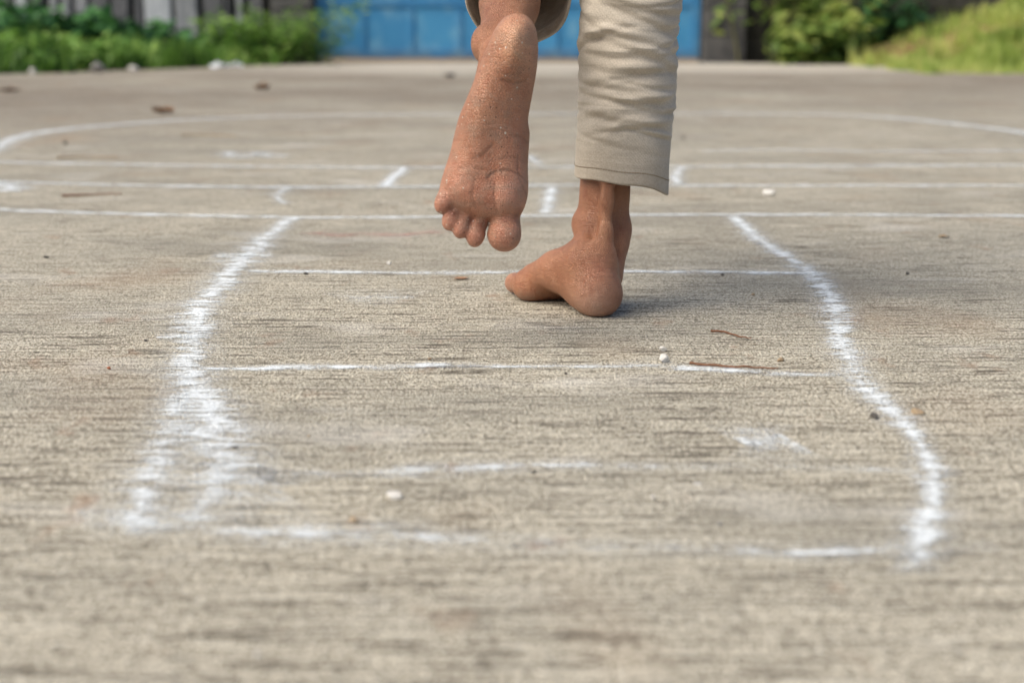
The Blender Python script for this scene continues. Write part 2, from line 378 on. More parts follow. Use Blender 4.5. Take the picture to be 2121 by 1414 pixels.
pc=catmull(poly+[poly[0]],5)[:-1]; pc=np.array(pc)
def sdpoly(X,Z,pc):
    d=np.full(np.broadcast(X,Z).shape,1e9); s=np.ones_like(d)
    n=len(pc)
    for i in range(n):
        a=pc[i]; b=pc[i-1]; e=b-a; wx=X-a[0]; wz=Z-a[1]
        t=np.clip((wx*e[0]+wz*e[1])/(e@e),0,1); qx=wx-e[0]*t; qz=wz-e[1]*t
        d=np.minimum(d,qx*qx+qz*qz)
        c1=Z>=a[1]; c2=Z<b[1]; c3=(e[0]*wz>e[1]*wx)
        flip=(c1&c2&c3)|(~c1&~c2&~c3); s=np.where(flip,-s,s)
    return s*np.sqrt(d)
X2=fl.ax[0][:,None].astype(float); Z2=fl.ax[2][None,:].astype(float)
sd2=sdpoly(X2,Z2,pc)
def gsn(px,py,sx,sy,amp):
    c=S_(px,py,0.01); return amp*np.exp(-((X2-c.x)/(sx*mp))**2-((Z2-c.z)/(sy*mp))**2)
zh=S_(1070,28,0).z; zb=S_(1000,460,0).z; tz=np.clip((zh-Z2)/(zh-zb),0,1)+0*X2
front=(YS+0.003+gsn(1112,250,55,105,0.015)+gsn(1050,245,45,75,0.004)-gsn(1052,403,36,36,0.0038)-gsn(955,388,32,44,0.0024)
  -gsn(1000,405,34,34,0.0014)+gsn(1022,392,10,50,0.0010)-gsn(1068,98,36,54,0.0056)+gsn(1060,180,50,26,0.0014)-gsn(985,290,26,90,0.0018)+gsn(1000,482,120,20,0.007))
back=YS+0.050-0.020*np.clip(tz-0.25,0,1)/0.75
Yf=fl.ax[1][None,:,None]
def smax(a,b,k):
    hh=np.maximum(k-np.abs(a-b),0)/k; return np.maximum(a,b)+hh*hh*k*0.25
dd=smax(smax(sd2[:,None,:],front[:,None,:]-Yf,0.025),Yf-back[:,None,:],0.020)
fl.F=np.minimum(fl.F,dd.astype(np.float32))
rc(fl,(1022,110,0.048,29),(1012,215,0.038,32),0.007)
rc(fl,(1045,130,0.060,42),(1035,250,0.044,38),0.010)
rc(fl,(1035,250,0.044,38),(1015,370,0.029,30),0.010)
rc(fl,(1068,280,0.038,26),(1055,390,0.028,30),0.008)
# ankle, malleoli, shank
fl.ell(S_(1042,100,0.076),(54*mp,0.023,50*mp),0.012)
fl.ell(S_(999,88,0.076),(21*mp,0.014,30*mp),0.014)
fl.ell(S_(1096,84,0.080),(15*mp,0.012,24*mp),0.012)
A0=S_(1048,84,0.088); SHK=Vector((0.012,1.42,0.415))
dsh=(SHK-A0).normalized()
A1=A0+dsh*0.05; A2=A0+dsh*0.13
fl.cone(A0,A1,0.0212,0.0232,0.010); fl.cone(A1,A2,0.0232,0.033,0.010)
fl.cone(S_(1070,92,0.048),A1+Vector((0.003,-0.002,0.002)),0.0085,0.0120,0.006)
# toes: each with its own curl and lean
tf=Field(BL,BH,H)
rc(tf,(1052,420,0.018,28),(1047,462,0.0180,28),0.004); rc(tf,(1047,462,0.0180,28),(1044,487,0.0150,32),0.004)
tf.ell(S_(1045,484,0.0130),(34*mp,0.0122,36*mp),0.005)
def ry(a):
    c,s=math.cos(a),math.sin(a); return [[c,0,s],[0,1,0],[-s,0,c]]
def stoe(n_,t_,r,dy,lean,lon):
    m_=(t_[0]*.6+n_[0]*.4,t_[1]*.6+n_[1]*.4)
    rc(tf,(n_[0],n_[1],0.019,r*0.92),(m_[0],m_[1],dy+0.0035,r*0.90),0.0006)
    tf.ell(S_(t_[0],t_[1]-4,dy),(r*mp*0.96,r*mp*1.02,r*mp*lon),0.0022,ry(lean))
stoe((1002,425),(985,489),21.5,0.0136,-0.15,1.32)
stoe((975,420),(956,474),20,0.0128,-0.28,1.28)
stoe((950,410),(935,458),20.5,0.0136,-0.40,1.25)
stoe((932,388),(920,421),20.5,0.0130,-0.45,1.34)
fl.merge(tf,0.0024)
for a,b in (((1082,448),(1050,458)),((1050,458),(1018,462)),((1012,462),(985,456)),((982,456),(955,444)),((952,444),(928,422))):
    rc(fl,(a[0],a[1],0.0014,4),(b[0],b[1],0.0014,4),0.0035,True)
def front_at(px,py):
    c=S_(px,py,0.0); i=int((c.x-fl.lo[0])/H); k=int((c.z-fl.lo[2])/H)
    col=fl.F[i,:,k]; j=int(np.argmax(col<0)); a,b=col[j-1],col[j]
    return fl.ax[1][j-1]+H*a/(a-b)-YS
CRE=[]
for pts_,rr_ in (([(1094,378),(1075,362),(1050,353),(1025,357),(1008,370)],1.1),([(1094,408),(1084,388),(1074,356),(1074,322)],0.9),([(1098,300),(1080,285),(1060,282)],0.7),([(1020,300),(1000,320),(978,330)],0.8),([(1040,165),(1065,172),(1095,165)],0.8),([(1030,440),(1024,412),(1026,380)],0.7),([(1085,335),(1060,325),(1035,330)],0.5),([(985,430),(978,405),(984,370)],0.6),([(1030,150),(1055,156),(1080,152)],0.5),([(950,350),(975,345),(1000,352)],0.5)):
    c_=catmull([np.array(q,float) for q in pts_],6)
    CRE.append((np.array([list(S_(q[0],q[1],front_at(q[0],q[1]))) for q in c_]),rr_))
VL,QL=fl.mesh(2)
cre=np.zeros(len(VL))
for cp,a_ in CRE:
    d=np.full(len(VL),9.0)
    for a,b in zip(cp[:-1],cp[1:]):
        for t_ in (0,0.33,0.66): d=np.minimum(d,np.linalg.norm(VL-(a*(1-t_)+b*t_),axis=1))
    cre=np.maximum(cre,a_*np.exp(-(d/0.0011)**2))
VL[:,1]+=cre*0.0007
# --- planted right foot
FL_,FH_=(-0.035,1.175,-0.004),(0.135,1.385,0.345)
fr=Field(FL_,FH_,H)
Hc=Vector((0.0735,1.217,0)); fd=Vector((-0.480,0.877,0)).normalized(); md=Vector((-fd.y,fd.x,0))
def T(a,b,z): return Hc+fd*a+md*b+Vector((0,0,z))
rz=np.array([[md.x,md.y,0],[fd.x,fd.y,0],[0,0,1]])
fr.ell(T(0.0,0.0,0.019),(0.0198,0.021,0.0212),0.006,rz)
fr.ell(T(0.018,-0.002,0.016),(0.0170,0.026,0.0165),0.008,rz)
fr.cone(PXZ(1234,0.024,1.220),PXZ(1243,0.048,1.2265),0.0185,0.0150,0.010)
fr.cone(PXZ(1243,0.048,1.2265),PXZ(1253,0.070,1.2300),0.0135,0.0085,0.009)
fr.cone(PXZ(1253,0.070,1.2300),PXZ(1257,0.098,1.2325),0.0078,0.0070,0.008)
fr.cone(PXZ(1257,0.098,1.2325),PXZ(1262,0.135,1.236),0.0070,0.0112,0.009)
AN=PXZ(1241,0.058,1.252)
fr.ell(AN,(0.0192,0.022,0.026),0.010)
fr.ell(PXZ(1202,0.0735,1.262),(0.0080,0.011,0.0115),0.007)
fr.ell(PXZ(1283,0.066,1.256),(0.0076,0.010,0.015),0.008)
fr.cone(PXZ(1270,0.030,1.238),PXZ(1286,0.070,1.257),0.0085,0.0064,0.012)
fr.cone(PXZ(1286,0.070,1.257),PXZ(1288,0.12,1.263),0.0064,0.0070,0.008)
L1=PXZ(1252,0.10,1.260); L2=PXZ(1262,0.15,1.260); L3=PXZ(1298,0.24,1.258); KN=Vector((0.112,1.257,0.35))
fr.cone(AN,L1,0.0186,0.0166,0.010); fr.cone(L1,L2,0.0166,0.0200,0.010); fr.cone(L2,L3,0.0200,0.028,0.008); fr.cone(L3,KN,0.028,0.030,0.008)
fr.cone(PXZ(1223,0.080,1.268),PXZ(1232,0.15,1.272),0.0096,0.0110,0.010)
# hollows either side of the heel cord
fr.cone(PXZ(1226,0.060,1.2290),PXZ(1230,0.108,1.2330),0.0052,0.0046,0.008,True)
fr.cone(PXZ(1279,0.052,1.2300),PXZ(1279,0.108,1.2360),0.0050,0.0046,0.008,True)
# instep strands
fr.cone(T(0.018,0.002,0.043),T(0.056,0.008,0.033),0.0196,0.0148,0.013)
fr.cone(T(0.056,0.008,0.033),T(0.090,0.016,0.0165),0.0148,0.0136,0.010)
fr.cone(T(0.040,-0.002,0.038),T(0.090,0.002,0.016),0.018,0.0135,0.008)
fr.cone(T(0.036,-0.010,0.030),T(0.086,-0.010,0.014),0.017,0.0130,0.008)
fr.cone(T(0.0,-0.006,0.017),T(0.045,-0.018,0.015),0.016,0.0145,0.008)
fr.cone(T(0.045,-0.018,0.015),T(0.080,-0.023,0.012),0.0145,0.0120,0.008)
fr.cone(T(0.014,0.000,0.024),T(0.045,0.008,0.027),0.0155,0.0122,0.013)
fr.ell(T(0.089,0.018,0.0125),(0.0138,0.018,0.0130),0.006,rz)
fr.ell(T(0.086,0.0,0.010),(0.026,0.016,0.011),0.006,rz)
fr.cone(T(0.040,0.010,0.0475),T(0.088,0.018,0.0295),0.0028,0.0022,0.006)
fr.cone(PXZ(1199,0.056,1.252),T(0.050,0.018,0.026),0.0036,0.0028,0.008)
tf=Field(FL_,FH_,H)
tf.cone(T(0.090,0.018,0.0155),T(0.106,0.017,0.0122),0.0118,0.0086,0.004)
tf.cone(T(0.106,0.017,0.0122),T(0.1225,0.0135,0.0105),0.0086,0.0098,0.004)
for a0,b0,a1,b1,r in ((.090,.003,.122,-.001,.0076),(.088,-.006,.116,-.0135,.0072),(.082,-.014,.108,-.0235,.0070),(.076,-.022,.099,-.0325,.0070)):
    tm=(a0+a1)/2
    tf.cone(T(a0,b0,0.013),T(tm+0.006,(b0+b1)/2,0.0135),r*1.15,r*0.95,0.001)
    tf.cone(T(tm+0.006,(b0+b1)/2,0.0135),T(a1,b1,0.008),r*0.95,r,0.001)
fr.merge(tf,0.0022)
fr.cone(T(0.100,0.031,0.002),T(0.104,0.029,0.015),0.0018,0.0015,0.004,True)
VR,QR=fr.mesh(3)
bk=np.clip((1.236-VR[:,1])/0.012,0,1)*np.exp(-((VR[:,0]-0.076)/0.012)**2)
zz=VR[:,2]-0.0022*np.cos((VR[:,0]-0.076)*120)
fo=sum(a_*np.exp(-((zz-z_)/0.0008)**2) for z_,a_ in ((0.034,.6),(0.0375,1.0),(0.041,.9),(0.0455,.7),(0.051,.4)))*bk
VR[:,1]+=fo*0.00045
VR[:,2]=np.maximum(VR[:,2],0.0009)
# --- thighs and pelvis (under the trousers)
HR=Vector((0.100,1.29,0.62)); HL=Vector((0.005,1.29,0.62)); PEL=(HR+HL)/2
fb=Field((-0.12,1.12,0.28),(0.25,1.52,0.80),0.006)
fb.cone(KN,HR,0.032,0.05,0.01); fb.cone(L3+Vector((0,0,0.07)),KN,0.028,0.032,0.01)
fb.cone(A2,SHK,0.031,0.033,0.01); fb.cone(SHK,HL,0.034,0.05,0.01)
fb.ell(PEL+Vector((0,0,0.04)),(0.090,0.06,0.07),0.02); fb.ell(PEL+Vector((0,0,0.12)),(0.08,0.05,0.055),0.02)
VB,QB=fb.mesh(1)
person=empty('person',(0.0719,1.25,0)); 
tag(person,'barefoot person in khaki trousers hopping away on one leg, left sole showing','person')
nL,nR=len(VL),len(VR)
VV=np.concatenate([VL,VR,VB]); QQ=np.concatenate([QL,QR+nL,QB+nL+nR])
off=np.array(person.location)
body=mesh_obj('body',VV-off,QQ,M_skin,person)
tint=np.zeros((len(VV),4)); tint[:,3]=1
base=np.array([0.39,0.182,0.098]); tint[:,:3]=base
dust=np.full(len(VV),0.12)
def blob(pt,r,col,amt,sel):
    d=np.linalg.norm(VV-np.array(pt),axis=1); f=amt*np.exp(-(d/r)**2)*sel
    tint[:,:3]=tint[:,:3]*(1-f[:,None])+np.array(col)*f[:,None]
selL=np.zeros(len(VV)); selL[:nL]=1; selR=np.zeros(len(VV)); selR[nL:nL+nR]=1
sole=selL*np.clip((YS+0.034-VV[:,1])/0.02,0,1)
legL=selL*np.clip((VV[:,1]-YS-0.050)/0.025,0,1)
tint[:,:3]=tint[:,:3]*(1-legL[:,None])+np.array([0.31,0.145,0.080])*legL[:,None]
tint[:,:3]=tint[:,:3]*(1-sole[:,None])+np.array([0.49,0.245,0.152])*sole[:,None]
dust=np.maximum(dust,sole*0.95)
blob(S_(1055,400,0),0.018,(0.57,0.30,0.215),0.8,sole); blob(S_(955,385,0),0.018,(0.53,0.26,0.175),0.7,sole)
blob(S_(1045,250,0.005),0.035,(0.46,0.225,0.13),0.6,sole); blob(S_(1070,90,0),0.024,(0.60,0.345,0.21),0.85,sole)
blob(S_(1010,340,0),0.014,(0.42,0.19,0.11),0.6,sole); blob(S_(1000,410,0),0.010,(0.42,0.19,0.12),0.6,sole)
blob(S_(980,230,0.01),0.022,(0.34,0.155,0.082),0.75,sole); blob(S_(1092,290,0.01),0.018,(0.39,0.18,0.105),0.7,sole)  # arch side darkened: its shading is painted into the tint
blob(S_(1060,165,0.0),0.012,(0.38,0.17,0.10),0.7,sole); blob(S_(1025,120,0.015),0.012,(0.33,0.15,0.08),0.8,sole)  # occlusion around the heel painted into the tint
for t in ((1045,490),(986,493),(957,478),(938,462),(919,425)): blob(S_(*t,0.006),0.009,(0.56,0.28,0.20),0.75,sole)
for t in ((1000,464),(970,456),(940,442),(1045,459),(1075,450)): blob(S_(*t,0.008),0.0052,(0.19,0.07,0.04),0.8,sole)  # crease shade between ball and toes painted into the tint
tint[:nL,:3]*=(1-0.38*np.clip(cre,0,1))[:,None]  # crease shade on the sole painted along the carved lines
tint[nL:nL+nR,:3]*=(1-0.25*np.clip(fo,0,1))[:,None]  # same painted crease shade for the heel folds
blob(PXZ(1232,0.010,1.197),0.018,(0.60,0.37,0.27),0.9,selR); blob(PXZ(1240,0.042,1.210),0.011,(0.49,0.215,0.135),0.7,selR)
blob(PXZ(1255,0.14,1.24),0.042,(0.25,0.108,0.056),0.88,selR)  # leg shade below the hem painted into the tint
blob(PXZ(1255,0.080,1.222),0.008,(0.53,0.29,0.17),0.75,selR); blob(PXZ(1224,0.078,1.24),0.010,(0.27,0.115,0.06),0.7,selR)  # cord painted lighter, inner hollow darker, as relief shading
blob(PXZ(1280,0.075,1.245),0.010,(0.24,0.10,0.052),0.75,selR); blob(T(0.03,0.022,0.03),0.014,(0.36,0.165,0.09),0.5,selR)  # shade of the outer hollow painted beside the heel cord
blob(T(0.124,0.014,0.006),0.012,(0.55,0.31,0.215),0.8,selR); blob(T(0.06,0.018,0.045),0.012,(0.47,0.235,0.135),0.6,selR)
foot_edge=selR*np.clip((0.018-VV[:,2])/0.012,0,1); dust=np.maximum(dust,foot_edge*0.95)
me=body.data
at=me.attributes.new('tint','FLOAT_COLOR','POINT'); at.data.foreach_set('color',tint.ravel())
at=me.attributes.new('dust','FLOAT','POINT'); at.data.foreach_set('value',dust)
# ---------------------------------------------------------------- trousers
def nz(x,y,z=0.0): return mn.noise(Vector((x,y,z)))
def tube(path,rads,nv,nu,fold,hem_fn,seed,inner=0.05):
    pts=[np.array(p) for p in path]; c=catmull(pts,24); r=catmull([np.array(q,float) for q in rads],24)
    c=np.array(c); r=np.array(r); seg=np.r_[0,np.cumsum(np.linalg.norm(np.diff(c,axis=0),axis=1))]
    Ls=seg[-1]; fine=0.22
    s=np.r_[np.linspace(0,fine,nv,endpoint=False),np.linspace(fine,Ls,70)]
    C=np.stack([np.interp(s,seg,c[:,i]) for i in range(3)],1); Rr=np.stack([np.interp(s,seg,r[:,i]) for i in range(2)],1)
    Tn=np.gradient(C,axis=0); Tn/=np.linalg.norm(Tn,axis=1)[:,None]
    V=np.zeros((len(s),nu,3)); Nn=np.zeros((len(s),nu,3)); UV=np.zeros((len(s),nu,2)); Gm=np.zeros((len(s),nu))
    X=np.array([1.0,0,0])
    for i in range(len(s)):
        t=Tn[i]; ex=X-t*(X@t); ex/=np.linalg.norm(ex); ey=np.cross(t,ex)
        for j in range(nu):
            th=2*math.pi*j/nu; ct,st=math.cos(th),math.sin(th)
            d=ex*ct+ey*st
            dd=fold(s[i],th) if s[i]<0.36 else 0.0
            rr=1/math.sqrt((ct/Rr[i][0])**2+(st/Rr[i][1])**2)+dd
            hm=hem_fn(th)*max(0,1-s[i]/0.06)
            V[i,j]=C[i]+d*rr+t*hm; Nn[i,j]=d
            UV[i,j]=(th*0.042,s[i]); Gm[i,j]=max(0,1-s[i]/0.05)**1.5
    ni=24; si=np.linspace(0,inner,ni)
    VI=np.zeros((ni,nu,3)); UI=np.zeros((ni,nu,2))
    for q in range(ni):
        a=np.array([np.interp(si[q],s,V[:,j,k]) for j in range(nu) for k in range(3)]).reshape(nu,3)
        th_=0.0026 if si[q]<0.014 else 0.0016
        VI[q]=a-Nn[0]*th_; UI[q]=UV[0]+np.array([0,si[q]])
    lip=V[0]-Nn[0]*0.0013-Tn[0]*0.0011
    rows=[VI[q] for q in range(ni-1,-1,-1)]+[lip]+[V[i] for i in range(len(s))]
    ru=[UI[q] for q in range(ni-1,-1,-1)]+[UV[0]]+[UV[i] for i in range(len(s))]
    rg=[np.full(nu,1.9)]*ni+[np.full(nu,0.8)]+[Gm[i] for i in range(len(s))]  # inner faces painted dark as cuff shade; outer hem carries the grime
    VV=np.concatenate(rows); UU=np.concatenate(ru); GG=np.concatenate(rg); nr=len(rows)
    F=[]
    for i in range(nr-1):
        for j in range(nu):
            a=i*nu+j; b=i*nu+(j+1)%nu; F.append((a,b,b+nu,a+nu))
    return VV,F,UU,GG,V,Nn,s
random.seed(11)
folds=[]
# each fold: height, angle, length (rad), tilt, amplitude, width, curvature.  theta -pi/2 faces the viewer, 0 is the right side
for i in range(30):
    z0=random.uniform(0.05,0.19)
    th0=random.uniform(-math.pi,math.pi)
    folds.append((z0,th0,random.uniform(0.5,1.2),random.uniform(-0.014,0.003)*(1 if random.random()<.75 else -1),random.uniform(0.0006,0.0013),random.uniform(0.0028,0.0050),random.uniform(-0.005,0.005)))
for i in range(13):
    folds.append((0.045+i*0.0115+random.uniform(-.003,.003),random.uniform(-1.25,-0.45),random.uniform(0.7,1.1),random.uniform(-0.006,0.012),random.uniform(0.0010,0.0018),random.uniform(0.0028,0.0042),random.uniform(0,0.006)))
for i in range(10):
    folds.append((0.045+i*0.0145+random.uniform(-.004,.004),random.uniform(-2.5,-1.8),random.uniform(0.6,1.0),random.uniform(-0.012,0.006),random.uniform(0.0008,0.0015),random.uniform(0.0028,0.0044),random.uniform(-0.004,0.004)))
for z0,t0,ln,ti in ((0.150,-1.6,1.1,-0.016),(0.133,-1.9,1.0,-0.012),(0.118,-1.3,1.2,-0.014),(0.100,-1.7,1.0,0.010),(0.083,-1.4,0.9,-0.008),(0.165,-2.2,1.0,-0.010),(0.068,-2.0,0.8,0.010),(0.127,-2.6,0.8,0.014),(0.056,-1.3,0.9,0.006)):
    folds.append((z0,t0,ln,ti,random.uniform(0.0016,0.0024),random.uniform(0.0038,0.0056),random.uniform(-0.005,0.005)))
def fold_r(s,th):
    if th>math.pi: th-=2*math.pi
    d=0.0
    env=min(1,max(0,(s-0.018)/0.028))
    for z0,t0,ln,tilt,amp,wd,curv in folds:
        dt=(th-t0+math.pi)%(2*math.pi)-math.pi
        if abs(dt)>ln*2: continue
        zc=z0+tilt*dt+curv*dt*dt
        q=(s-zc)/wd
        if abs(q)>4: continue
        d+=amp*math.exp(-(dt/ln)**2)*(math.exp(-q*q)-0.9*math.exp(-((q+1.4)/0.65)**2))
    d*=env
    n1=nz(math.cos(th)*1.4+3,math.sin(th)*1.4,s*22)*0.0028
    w=s+0.012*nz(math.cos(th)*1.2,math.sin(th)*1.2,s*9)
    n2=(1-abs(nz(math.cos(th)*1.0,math.sin(th)*1.0+7,w*58))*2.6)*0.0007*env
    return d+n1*(0.4+0.6*env)+n2
def hem_r(th):
    return -0.0025*math.cos(th)-0.0095*max(0,math.cos(th-0.15))**1.6+0.0007*math.sin(5*th)+0.003
def AX(px,z,Y): return tuple(PXZ(px,z,Y))
pr=[AX(1287,0.1110,1.260),AX(1291,0.150,1.260),AX(1300,0.20,1.259),AX(1308,0.27,1.258),tuple(KN+Vector((0,0,0.01))),(0.108,1.27,0.48),tuple(HR),(0.075,1.29,0.70)]
rr=[(0.0424,0.040),(0.0416,0.040),(0.0420,0.041),(0.0442,0.043),(0.050,0.050),(0.058,0.060),(0.068,0.072),(0.075,0.07)]
TV,TF,TU,TG,TO,TNn,Ts=tube(pr,rr,250,320,fold_r,hem_r,1)
C0=P(1074,2,1.246); sd=np.array(dsh)
def fold_l(s,th):
    env=min(1,max(0,(s-0.01)/0.03))
    return nz(math.cos(th)*1.3+9,math.sin(th)*1.3,s*30)*0.004+(1-abs(nz(math.cos(th),math.sin(th)+3,s*60))*2.5)*0.0015*env
def hem_l(th): return 0.002*math.sin(2*th+1)
pl_=[tuple(np.array(C0)+sd*0.0),tuple(np.array(C0)+sd*0.05),tuple(np.array(C0)+sd*0.12),tuple(SHK+Vector((0,0.005,0.0))),(0.003,1.375,0.50),tuple(HL),(0.035,1.29,0.70)]
rl_=[(0.0458,0.048),(0.043,0.044),(0.044,0.046),(0.050,0.052),(0.058,0.060),(0.068,0.072),(0.075,0.07)]
V2,F2,U2,G2,TO2,TN2,Ts2=tube(pl_,rl_,110,200,fold_l,hem_l,2,0.06)
fp=Field((-0.12,1.14,0.52),(0.25,1.46,0.86),0.006)
fp.ell(PEL+Vector((0,0,0.045)),(0.118,0.088,0.09),0.03); fp.ell(PEL+Vector((0,0,0.12)),(0.105,0.078,0.07),0.03)
V3,F3=fp.mesh(1)
n1,n2=len(TV),len(V2)
TVV=np.concatenate([TV,V2,V3]); TFF=list(TF)+[tuple(i+n1 for i in f) for f in F2]+[tuple(i+n1+n2 for i in f) for f in F3.tolist()]
TUU=np.concatenate([TU,U2,V3[:,[0,2]]]); TGG=np.concatenate([TG,G2,np.zeros(len(V3))])
tr=mesh_obj('trousers',TVV-off,TFF,M_cloth,person)
me=tr.data; ul=me.uv_layers.new(name='UVMap'); li=np.zeros(len(me.loops),dtype=np.int32); me.loops.foreach_get('vertex_index',li)
ul.data.foreach_set('uv',TUU[li].ravel()); at=me.attributes.new('grime_and_shade','FLOAT','POINT'); at.data.foreach_set('value',TGG*0.45)
def stitches(Vg,Ng,s,h,parent):
    i=int(np.argmin(abs(s-h))); ring=Vg[i]+Ng[i]*0.00030; nu=len(ring); V=[];F=[]
    nst=110
    for q in range(nst):
        a=q/nst*nu; b=(q+0.62)/nst*nu
        def at_(x): i0=int(x)%nu; f=x-int(x); return ring[i0]*(1-f)+ring[(i0+1)%nu]*f, Ng[i][i0]
        (p0,n0),(p1,n1_)=at_(a),at_(b); up=np.array([0,0,0.0004]); k=len(V)
        for (p_,nn) in ((p0,n0),(p1,n1_)):
            V+= [p_-up,p_+nn*0.0003,p_+up,p_-nn*0.0004]
        F+=[(k,k+1,k+5,k+4),(k+1,k+2,k+6,k+5),(k+2,k+3,k+7,k+6),(k+3,k,k+4,k+7),(k,k+3,k+2,k+1),(k+4,k+5,k+6,k+7)]
    return mesh_obj('hem_stitching',np.array(V)-off,F,M_thread,parent)
stitches(TO,TNn,Ts,0.0105,tr); stitches(TO2,TN2,Ts2,0.0105,tr)
# ---------------------------------------------------------------- debris
M_dark=mat_simple('dark_stone',(0.06,0.055,0.05),(0.12,0.11,0.10),300,0.85,0.001)
M_tan=mat_simple('tan_stone',(0.30,0.22,0.14),(0.42,0.33,0.22),300,0.85,0.001)
M_pale=mat_simple('pale_stone',(0.50,0.49,0.46),(0.68,0.67,0.64),300,0.85,0.001)
M_grey=mat_simple('grey_stone',(0.22,0.22,0.21),(0.36,0.35,0.33),300,0.85,0.001)
M_red=mat_simple('brick_chip',(0.32,0.10,0.05),(0.42,0.16,0.08),300,0.85,0.001)
M_twig=mat_simple('twig_bark',(0.14,0.065,0.035),(0.24,0.12,0.07),200,0.8,0.001)
M_dry=mat_simple('dry_leaf',(0.15,0.075,0.035),(0.27,0.15,0.075),120,0.7,0.001)
M_trash=mat_simple('white_litter',(0.58,0.62,0.65),(0.76,0.79,0.82),60,0.5,0.004)
import bmesh
def stone(px,py,wpx,mat,label,flat=0.6,name='pebble',cat='pebble',group=None):
    g=G(px,py); r=wpx*0.5*(g.y*0.99)/FPX
    bm=bmesh.new(); bmesh.ops.create_icosphere(bm,subdivisions=3,radius=1)
    sd_=random.uniform(0,100); ax=Vector((random.uniform(.85,1.1),random.uniform(.7,1.0),flat))
    cuts=[(Vector((random.gauss(0,1),random.gauss(0,1),random.gauss(0,1))).normalized(),random.uniform(.45,.8)) for _ in range(9)]
    for v in bm.verts:
        p=v.co.copy(); p*=1+0.25*mn.noise(p*1.3+Vector((sd_,0,0)))
        for n_,d in cuts:
            e=p.dot(n_)-d
            if e>0: p-=n_*e*0.95
        p*=1+0.08*mn.noise(p*5+Vector((sd_,0,0)))
        v.co=Vector((p.x*ax.x*r,p.y*ax.y*r,p.z*ax.z*r))
    mz=min(v.co.z for v in bm.verts)
    me=bpy.data.meshes.new(name); bm.to_mesh(me); bm.free(); me.materials.append(mat)
    o=bpy.data.objects.new(name,me); COL.objects.link(o); o.location=(g.x,g.y,-mz-r*0.06); o.rotation_euler=(0,0,random.uniform(0,6))
    tag(o,label,cat,group); return o
stone(1812,866,26,M_dark,'round dark pebble touching the left edge of the right side chalk line')
stone(1900,857,28,M_tan,'tan pebble on the right edge of the right side chalk line')
stone(487,929,14,M_dark,'small dark pebble beside the lower part of the thick left chalk line')
stone(818,1032,46,M_pale,'angular pale stone chip lying alone inside the near part of the court',0.45)
stone(735,1081,24,M_tan,'blurred tan pebble just below and left of the pale stone chip')
stone(1105,981,18,M_dark,'small dark pebble on the faint middle chalk line')
stone(1373,750,28,M_pale,'larger pale stone chip at the left end of the long twig',0.7)
stone(1372,727,18,M_pale,'smaller pale stone chip just beyond the larger one by the long twig',0.6)
stone(1616,748,20,M_tan,'small tan pebble beyond the right end of the long twig')
stone(633,569,11,M_dark,'tiny dark pebble on the thin chalk line left of the planted foot')
stone(1496,571,10,M_dark,'tiny dark pebble on the thin chalk line right of the planted foot')
stone(1880,569,11,M_dark,'tiny dark pebble right of the right side chalk line, level with the planted foot')
stone(226,765,12,M_red,'tiny red brick chip left of the thick left chalk line')
stone(137,299,13,M_dark,'small dark pebble inside the far arc near its left end')
stone(805,547,14,M_pale,'tiny white chip below the lifted toes, left of the planted foot')
stone(1595,404,34,M_pale,'white stone chip between chalk lines right of the trouser hem',0.4)
stone(1352,1031,14,M_pale,'small white chip in the blurred near part of the court')
stone(1443,1003,24,M_pale,'flat white chalk crumb right of the faint middle chalk line',0.25)
stone(1490,1089,16,M_grey,'small blurred grey pebble below the faint middle chalk line')
stone(532,1356,20,M_pale,'white chip near the bottom edge of the photo')
stone(890,745,12,M_tan,'tiny tan pebble on the near side of the foot, above the left thin chalk line')
stone(95,535,12,M_dark,'tiny dark pebble at far left, between the side line and the photo edge')
stone(302,707,10,M_dark,'tiny dark pebble touching the left smear of the left side line')
stone(205,150,38,M_grey,'grey stone lying in front of the weeds at far left',0.7,'stone','stone')
stone(68,154,20,M_pale,'small white stone in front of the weeds at the left edge',0.7,'stone','stone')
stone(275,147,22,M_pale,'pale stone at the foot of the weeds, right of the grey stone',0.6,'stone','stone')
stone(930,161,26,M_dark,'dark clod of earth on the far concrete left of the lifted heel',0.5,'stone','clod')
stone(1415,287,12,M_dark,'small dark pebble right of the trouser leg inside the far arc')
stone(700,138,12,M_grey,'small grey stone on the far concrete in front of the blue gate')
stone(1560,611,12,M_tan,'tiny tan pebble in the shadow right of the planted foot')
stone(1172,775,9,M_dark,'tiny dark crumb just below the thin near chalk line under the planted foot')
stone(1290,888,9,M_dark,'tiny dark crumb between the long twig and the soft chalk smudge')
stone(640,905,9,M_tan,'tiny tan crumb right of the thick left chalk line')
def twig(pts,rpx,label,mat=M_twig,cat='twig'):
    g=[G(*p) for p in pts]; c=catmull([np.array(a) for a in g],8); n=len(c); V=[];F=[]
    r=rpx*g[0].y/FPX
    for i,p in enumerate(c):
        t=c[min(i+1,n-1)]-c[max(i-1,0)]; t/=np.linalg.norm(t)+1e-9; sx=np.cross(t,[0,0,1.0]); sx/=np.linalg.norm(sx)
        rr_=r*(1-0.55*i/n)*(1+0.25*mn.noise(Vector((i*.7,rpx,0))))
        lift=r*1.1+0.0016*abs(mn.noise(Vector((i*.23,rpx*3,1))))
        for k in range(6):
            a=k*math.pi/3; V.append(p+sx*math.cos(a)*rr_+np.array([0,0,math.sin(a)*rr_+lift]))
        if i:
            for k in range(6): F.append(((i-1)*6+k,(i-1)*6+(k+1)%6,i*6+(k+1)%6,i*6+k))
    F+=[tuple(range(6)),tuple(range((n-1)*6,n*6))]
    return tag(mesh_obj('twig',V,F,mat),label,cat)
